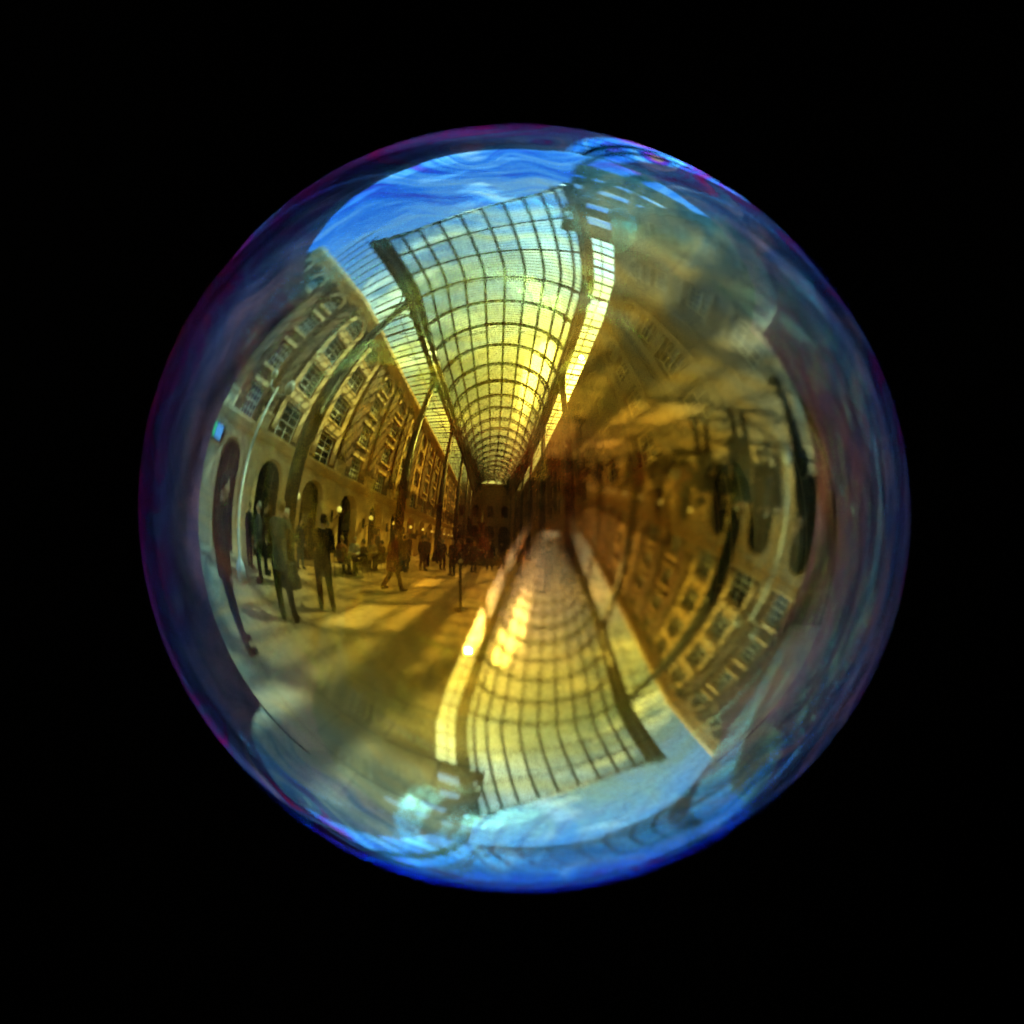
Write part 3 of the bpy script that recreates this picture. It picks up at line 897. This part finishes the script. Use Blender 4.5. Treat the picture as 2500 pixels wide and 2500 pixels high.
for i, (x, y) in enumerate(TABLES):
    o = empty('cafe_table', (x, y, 0)); tag(o, ['nearest round cafe table in front of the arches', 'farther round cafe table in front of the arches'][i], 'table', 'cafe tables')
    link('table_top', TTOP, o); link('pedestal', TLEG, o)
_c = MB(); _c.box(-0.2, 0.2, -0.2, 0.2, 0.41, 0.44); CSEAT = _c.mesh('seat', MAT['wood'])
_c = MB(); _c.box(-0.2, 0.2, -0.22, -0.19, 0.62, 0.85); CBACK = _c.mesh('backrest', MAT['wood'])
CLEG = []
for sx in (-1, 1):
    for sy in (-1, 1):
        _c = MB(); _c.tube([(sx * 0.2, sy * 0.21, 0), (sx * 0.17, sy * 0.18, 0.42)] + ([(sx * 0.17, -0.205, 0.84)] if sy < 0 else []), 0.014, 6)
        CLEG.append(_c.mesh('leg', MAT['iron']))
for i, (x, y, col, lab, hr) in enumerate(seats):
    tx, ty = min(TABLES, key=lambda t: (t[0] - x) ** 2 + (t[1] - y) ** 2)
    rz = face(tx - x, ty - y)
    person((x, y, 0), rz, lab, col, 'black', hr, h=1.70, pose='sit')
    o = empty('cafe_chair', (x, y, 0), rz)
    tag(o, 'cafe chair under the ' + lab, 'chair', 'cafe chairs')
    link('seat', CSEAT, o); link('backrest', CBACK, o)
    for l in CLEG: link('leg', l, o)
far = [(4.3, 9.2, 'black', 'brown', 'stand', 'person in a black coat near the second iron column'),
       (3.55, 10.1, 'navy', 'black', 'stand', 'person in a navy coat a few steps from the second iron column'),
       (2.6, 8.8, 'brown', 'black', 'stand', 'person in a brown coat in the middle of the arcade'),
       (1.9, 10.2, 'grey', 'navy', 'stand', 'person in a grey coat in the middle of the arcade'),
       (4.4, 12.2, 'black', 'black', 'walk', 'person in black walking before the third iron column'),
       (3.6, 13.5, 'rust', 'black', 'stand', 'person in a rust coat beside the dark fountain'),
       (0.6, 12.6, 'black', 'denim', 'stand', 'person in a black coat on the shaded side of the fountain'),
       (-0.4, 9.6, 'navy', 'black', 'walk', 'person in a navy coat walking near the shaded front'),
       (-1.2, 6.5, 'brown', 'black', 'stand', 'person in a brown coat close to the shaded front')]
far += [(5.1, 8.9, 'black', 'black', 'stand', 'person in black standing behind the farther cafe table'),
        (4.5, 7.7, 'black', 'navy', 'walk', 'person in a black coat walking past the farther cafe table'),
        (3.0, 12.9, 'black', 'black', 'stand', 'person in black standing at the fountain rail facing the arcade'),
        (5.2, 14.0, 'navy', 'black', 'stand', 'person in a navy coat under the third iron column'),
        (6.3, 11.4, 'black', 'black', 'stand', 'person in black beside the fifth dark arch'),
        (4.1, 15.4, 'brown', 'black', 'walk', 'person in a brown coat walking beyond the fountain'),
        (6.6, 0.9, 'black', 'black', 'stand', 'person in black waiting under the arch behind the lamp post'),
        (6.9, 5.0, 'black', 'navy', 'stand', 'person in a black jacket standing against the second dark arch'),
        (6.8, 8.6, 'grey', 'black', 'stand', 'person in a grey jacket standing against the fourth dark arch'),
        (5.9, 10.2, 'black', 'black', 'walk', 'person in black walking beside the arcade beyond the cafe tables'),
        (4.7, 10.8, 'navy', 'black', 'stand', 'person in a navy jacket between second and third iron columns'),
        (5.6, 12.4, 'brown', 'black', 'stand', 'person in a brown jacket beside the arcade near the third column'),
        (1.2, 11.4, 'black', 'black', 'stand', 'person in black standing before the fountain')]
for x, y, c, l, po, lab in far:
    person((x, y, 0), random.uniform(0, 6.28), lab, c, l, random.choice(['dark', 'fair', 'grey']), h=random.uniform(1.6, 1.74), pose=po, vox=0.02)

# ------------------------------------------------------------------ small things on the paving
po = empty('barrier_post', (1.1, 4.4, 0)); tag(po, 'slim dark barrier post with pale cap standing alone on the paving', 'post')
b = MB(); b.lathe([(0, 0), (0.17, 0), (0.17, 0.03), (0.05, 0.06), (0, 0.06)], 14); b.build('base', MAT['iron'], po)
b = MB(); b.lathe([(0, 0.05), (0.032, 0.05), (0.032, 1.12), (0, 1.12)], 10); b.build('shaft', MAT['iron'], po)
b = MB(); b.ball((0, 0, 1.16), 0.055, 12, 8); b.build('cap', MAT['cream'], po, True)
sg = empty('signboard', (5.7, 3.9, 0), face(-1, -0.6)); tag(sg, 'low dark folding signboard with a white cross on the paving', 'sign')
for s in (-1, 1):
    b = MB()
    b.box(-0.3, 0.3, -0.012, 0.012, 0.0, 0.75)
    o = b.build('board', MAT['board'], sg); o.location = (0, s * 0.16, 0); o.rotation_euler = (s * 0.2, 0, 0)
    if s > 0:
        c = MB(); c.tube([(-0.18, 0.018, 0.22), (0.18, 0.018, 0.56)], 0.025, 4); c.tube([(0.18, 0.018, 0.22), (-0.18, 0.018, 0.56)], 0.022, 4)
        c.build('white_cross', MAT['paint'], o)
# dark tiered fountain with rails, standing in for a ship-like sculpture
fo = empty('sculpture', P(1.9, 15.5, 0)); tag(fo, 'dark tiered metal fountain with horizontal rails far down the arcade', 'sculpture')
b = MB(); b.lathe([(0, 0), (1.9, 0), (1.9, 0.5), (1.7, 0.55), (1.65, 0.3), (0, 0.3)], 28); b.build('basin', MAT['bronze'], fo)
b = MB(); b.lathe([(0, 0.3), (0.5, 0.3), (0.25, 0.9), (0.2, 1.6), (1.0, 1.9), (1.05, 2.0), (0.2, 1.95), (0.15, 2.9), (0.5, 3.1), (0.5, 3.16), (0.1, 3.2), (0.05, 4.3), (0, 4.35)], 20); b.build('tiers', MAT['bronze'], fo, True)
for z in (0.55, 0.85, 1.1):
    b = MB(); b.tube([(2.3 * math.cos(2 * math.pi * k / 32), 2.3 * math.sin(2 * math.pi * k / 32), z) for k in range(33)], 0.022, 5, False); b.build('rail', MAT['cream'] if z > 1 else MAT['iron'], fo)
for k in range(12):
    b = MB(); b.tube([(2.3 * math.cos(math.pi * k / 6), 2.3 * math.sin(math.pi * k / 6), 0), (2.3 * math.cos(math.pi * k / 6), 2.3 * math.sin(math.pi * k / 6), 1.1)], 0.025, 5); b.build('rail_post', MAT['iron'], fo)

# ------------------------------------------------------------------ added black backdrop and rim-tinting wings behind the bubble
BD_R = 1.25
def bd_top(az):                         # height of the top edge
    if 182.5 <= az <= 190.5: return 1.6 + BD_R * math.tan(R_(13))
    if az < 180: return 1.6 + BD_R * math.tan(R_(41 - 2.5 * math.sin((az - 100) / 25)))
    return 1.6 + BD_R * math.tan(R_(40))
def bp(az, r, z): return (r * math.sin(R_(az)), r * math.cos(R_(az)), z)
def sheet(mb, az0, az1, zlo, zhi, step=0.5, fold=0.0):
    n = max(1, int(round((az1 - az0) / step)))
    A = [az0 + (az1 - az0) * i / n for i in range(n + 1)]
    def rad(a): return BD_R + fold * (math.sin(a * 0.62 + 2.2 * math.sin(a * 0.13)) * (0.6 + 0.4 * math.sin(a * 0.09)) + 0.8 * math.sin(a * 0.27))
    for a0, a1 in zip(A[:-1], A[1:]):
        t0, t1, l0, l1 = zhi(a0), zhi(a1), zlo(a0), zlo(a1)
        r0, r1 = rad(a0), rad(a1)
        mb.quad(bp(a0, r0, l0), bp(a1, r1, l1), bp(a1, r1, t1), bp(a0, r0, t0))
        mb.quad(bp(a0, r0 + 0.01, l0), bp(a1, r1 + 0.01, l1), bp(a1, r1 + 0.01, t1), bp(a0, r0 + 0.01, t0))
        mb.quad(bp(a0, r0, t0), bp(a1, r1, t1), bp(a1, r1 + 0.01, t1), bp(a0, r0 + 0.01, t0))
BD_A, BD_B = 154.0, 200.0               # the flat black panel the camera looks at
Z_MID = 1.6 + BD_R * math.tan(R_(10))
def bd_low(a): return 0.55
bd = MB(); sheet(bd, BD_A, BD_B, bd_low, lambda a: Z_MID)
bd = bd.build('backdrop', MAT['velvet'])
tag(bd, 'matt black curved cloth backdrop behind the bubble', None, None, 'structure')
def wing(a0, a1, lo):
    b = MB(); sheet(b, a0, a1, lo, bd_top, 0.4, 0.012)
    b.build('rim_tint_wing', MAT['rim_tint_wing'], bd, True)  # added wing, out of direct view, reflecting plum into the bubble's rim
wing(102, BD_A - 0.2, bd_low)
wing(BD_A - 0.1, 182.48, lambda a: Z_MID + 0.003)
wing(190.52, BD_B + 0.1, lambda a: Z_MID + 0.003)
wing(BD_B + 0.2, 258, bd_low)
for a in (102.5, BD_A - 0.1, BD_B + 0.1, 257.5):
    b = MB(); b.tube([bp(a, BD_R + 0.03, 0), bp(a, BD_R + 0.03, Z_MID)], 0.012, 6); b.build('post', MAT['velvet'], bd)
for k, el in enumerate((17.5, 21.5, 27.0, 32.0, 39.0)):
    z = 1.6 + BD_R * math.tan(R_(el))
    b = MB(); b.tube([bp(182.4 + 8.2 * t / 8, BD_R + 0.006, z) for t in range(9)], (0.012, 0.02, 0.012, 0.016, 0.012)[k], 5)
    b.build('rail', MAT['velvet'], bd)  # added bars that split the sky mirrored near the bubble's rim
b = MB(); b.tube([bp(185.2, BD_R + 0.006, bd_top(187) - 0.02), bp(185.2, BD_R + 0.006, 1.6 + BD_R * math.tan(R_(40)))], 0.02, 6); b.build('post', MAT['velvet'], bd)

# ------------------------------------------------------------------ the soap bubble
def film_material():
    m, nt, out = new_mat("soap_film")
    N, L = nt.nodes, nt.links
    def math_(op, a, b=None, clamp=False):
        n = N.new("ShaderNodeMath"); n.operation = op; n.use_clamp = clamp
        for i, v in enumerate((a, b)):
            if v is None: continue
            if isinstance(v, (int, float)): n.inputs[i].default_value = v
            else: L.new(v, n.inputs[i])
        return n.outputs[0]
    geo = N.new("ShaderNodeNewGeometry")
    dot = N.new("ShaderNodeVectorMath"); dot.operation = 'DOT_PRODUCT'
    L.new(geo.outputs['Normal'], dot.inputs[0]); L.new(geo.outputs['Incoming'], dot.inputs[1])
    c = math_('MINIMUM', math_('ABSOLUTE', dot.outputs['Value']), 1.0)
    s2 = math_('SUBTRACT', 1.0, math_('MULTIPLY', c, c))
    ct = math_('SQRT', math_('SUBTRACT', 1.0, math_('MULTIPLY', s2, 1.0 / (1.33 * 1.33))))
    # thickness of the film: drains and swirls over the sphere
    tcn = N.new("ShaderNodeTexCoord")
    sp = N.new("ShaderNodeSeparateXYZ"); L.new(tcn.outputs['Object'], sp.inputs[0])
    X = math_('DIVIDE', sp.outputs[0], BR); Y = math_('DIVIDE', sp.outputs[1], BR); Z = math_('DIVIDE', sp.outputs[2], BR)
    rho = math_('SQRT', math_('ADD', math_('MULTIPLY', X, X), math_('MULTIPLY', Y, Y)))
    # slow warp of the flow
    w1 = N.new("ShaderNodeTexNoise"); w1.inputs['Scale'].default_value = 13.0; w1.inputs['Detail'].default_value = 2.0
    L.new(tcn.outputs['Object'], w1.inputs['Vector'])
    warp = math_('MULTIPLY', math_('SUBTRACT', w1.outputs['Fac'], 0.5), 0.85)
    q = math_('ADD', rho, warp)
    inv = math_('DIVIDE', 1.0, math_('MAXIMUM', rho, 0.15))
    cu, su = math_('MULTIPLY', X, inv), math_('MULTIPLY', Y, inv)
    cb = N.new("ShaderNodeCombineXYZ")
    L.new(math_('MULTIPLY', cu, 0.9), cb.inputs[0]); L.new(math_('MULTIPLY', su, 0.9), cb.inputs[1]); L.new(math_('ADD', math_('MULTIPLY', q, 11.0), math_('MULTIPLY', Z, 0.7)), cb.inputs[2])
    st = N.new("ShaderNodeTexNoise"); st.inputs['Scale'].default_value = 1.5; st.inputs['Detail'].default_value = 6.0; st.inputs['Roughness'].default_value = 0.62; st.inputs['Distortion'].default_value = 0.6
    L.new(cb.outputs[0], st.inputs['Vector'])
    streak = math_('SUBTRACT', st.outputs['Fac'], 0.5)
    big = N.new("ShaderNodeTexNoise"); big.inputs['Scale'].default_value = 9.0; big.inputs['Detail'].default_value = 1.5
    L.new(tcn.outputs['Object'], big.inputs['Vector'])
    mask = N.new("ShaderNodeMapRange"); mask.inputs[1].default_value = 0.42; mask.inputs[2].default_value = 0.62; mask.inputs[3].default_value = 0.3; mask.inputs[4].default_value = 1.0
    L.new(big.outputs['Fac'], mask.inputs[0])
    amp = math_('ADD', math_('MULTIPLY', math_('POWER', rho, 2.0), 850.0), 40.0)
    dth = math_('MULTIPLY', math_('MULTIPLY', streak, amp), mask.outputs[0])
    r4 = math_('POWER', rho, 4.0)
    rim = math_('MULTIPLY', math_('POWER', rho, 6.0), 66.0)
    tilt = math_('ADD', math_('MULTIPLY', Y, -44.0), math_('MULTIPLY', X, 8.0))
    tilt = math_('ADD', tilt, math_('MULTIPLY', r4, math_('ADD', math_('MULTIPLY', Y, 34.0), math_('MULTIPLY', X, 22.0))))
    drain = math_('SUBTRACT', math_('SUBTRACT', tilt, math_('MULTIPLY', Z, 10.0)), rim)
    fine = N.new("ShaderNodeTexNoise"); fine.inputs['Scale'].default_value = 5.0; fine.inputs['Detail'].default_value = 4.0; fine.inputs['Distortion'].default_value = 1.2
    L.new(cb.outputs[0], fine.inputs['Vector'])
    dth = math_('ADD', dth, math_('MULTIPLY', math_('SUBTRACT', fine.outputs['Fac'], 0.5), math_('MULTIPLY', math_('POWER', rho, 3.0), 260.0)))
    ridge = math_('DIVIDE', math_('MAXIMUM', math_('SUBTRACT', 0.03, math_('ABSOLUTE', math_('SUBTRACT', fine.outputs['Fac'], 0.5))), 0.0), 0.03)
    dth = math_('SUBTRACT', dth, math_('MULTIPLY', math_('MULTIPLY', ridge, mask.outputs[0]), math_('MULTIPLY', math_('POWER', rho, 3.0), 75.0)))
    path0 = math_('ADD', math_('ADD', 940.0, drain), dth)
    path = math_('MULTIPLY', path0, ct)          # optical path difference, nm
    g0 = math_('MULTIPLY', math_('POWER', math_('SUBTRACT', 1.0, c), 3.0), 3.0)
    g1 = math_('ADD', g0, 1.0)
    chans = []
    for waves in ((588.0, 640.0), (522.0, 562.0), (438.0, 476.0)):
        acc = None
        for wv in waves:
            sn = math_('SINE', math_('MULTIPLY', path, math.pi / wv))
            v = math_('MULTIPLY', math_('MULTIPLY', sn, sn), 1.0 / len(waves))
            acc = v if acc is None else math_('ADD', acc, v)
        # towards grazing the film's faces reflect more, which broadens the fringes (Airy)
        chans.append(math_('ADD', math_('MULTIPLY', math_('DIVIDE', math_('MULTIPLY', acc, g1), math_('ADD', math_('MULTIPLY', acc, g0), 1.0)), 0.98), 0.012))
    col = N.new("ShaderNodeCombineColor")
    for i in range(3): L.new(chans[i], col.inputs[i])
    PEAK = 0.30
    def scaled(k):
        n = N.new("ShaderNodeVectorMath"); n.operation = 'SCALE'
        L.new(col.outputs[0], n.inputs[0])
        if isinstance(k, float): n.inputs['Scale'].default_value = k
        else: L.new(k, n.inputs['Scale'])
        return n.outputs[0]
    gl = N.new("ShaderNodeBsdfGlossy"); gl.inputs['Roughness'].default_value = 0.0
    fres = math_('MULTIPLY', math_('ADD', math_('MULTIPLY', math_('POWER', math_('SUBTRACT', 1.0, c), 2.0), 1.2), 1.0), PEAK)
    L.new(scaled(fres), gl.inputs['Color'])
    tr = N.new("ShaderNodeBsdfTransparent")
    one = N.new("ShaderNodeVectorMath"); one.operation = 'SUBTRACT'; one.inputs[0].default_value = (0.99, 0.99, 0.99)
    L.new(scaled(math_('MULTIPLY', fres, 0.3)), one.inputs[1]); L.new(one.outputs[0], tr.inputs['Color'])
    a1 = N.new("ShaderNodeAddShader")
    L.new(gl.outputs[0], a1.inputs[0]); L.new(tr.outputs[0], a1.inputs[1])
    L.new(a1.outputs[0], out.inputs[0])
    return m

NU, NV = 384, 192
th = np.linspace(0, math.pi, NV + 1)[1:-1]
ph_ = np.arange(NU) * 2 * math.pi / NU
TH, PH = np.meshgrid(th, ph_, indexing='ij')
X_, Y_, Z_ = np.sin(TH) * np.cos(PH), np.sin(TH) * np.sin(PH), np.cos(TH)
def shape(x, y, z):
    # breath and drag leave the bubble very slightly out of round
    f = 1.0 + 0.003 * x * x - 0.002 * y * y
    f = f - 0.010 * x * y * (1 - z * z) ** 2 + 0.0035 * (4 * x ** 3 - 3 * x) * (1 - z * z)
    return f
F = BR * shape(X_, Y_, Z_)
vs = np.stack([X_ * F, Y_ * F, Z_ * F], -1).reshape(-1, 3).tolist()
n_ = len(vs)
vs += [[0, 0, BR * float(shape(0, 0, 1.0))], [0, 0, -BR * float(shape(0, 0, -1.0))]]
fs = []
for j in range(NV - 2):
    for i in range(NU):
        i2 = (i + 1) % NU
        fs.append((j * NU + i, (j + 1) * NU + i, (j + 1) * NU + i2, j * NU + i2))
for i in range(NU):
    i2 = (i + 1) % NU
    fs.append((n_, i, i2))
    fs.append((n_ + 1, (NV - 2) * NU + i2, (NV - 2) * NU + i))
me = bpy.data.meshes.new('soap_bubble')
me.from_pydata(vs, [], fs)
me.materials.append(film_material())
me.polygons.foreach_set("use_smooth", [True] * len(me.polygons))
me.update()
bub = link('soap_bubble', me)
Mb = Matrix((CAM_X, CAM_Y, CAM_Z)).transposed().to_4x4()
Mb.translation = BUB
bub.matrix_world = Mb
tag(bub, 'floating soap bubble with gold and blue film mirroring a glass roofed arcade', 'soap bubble')
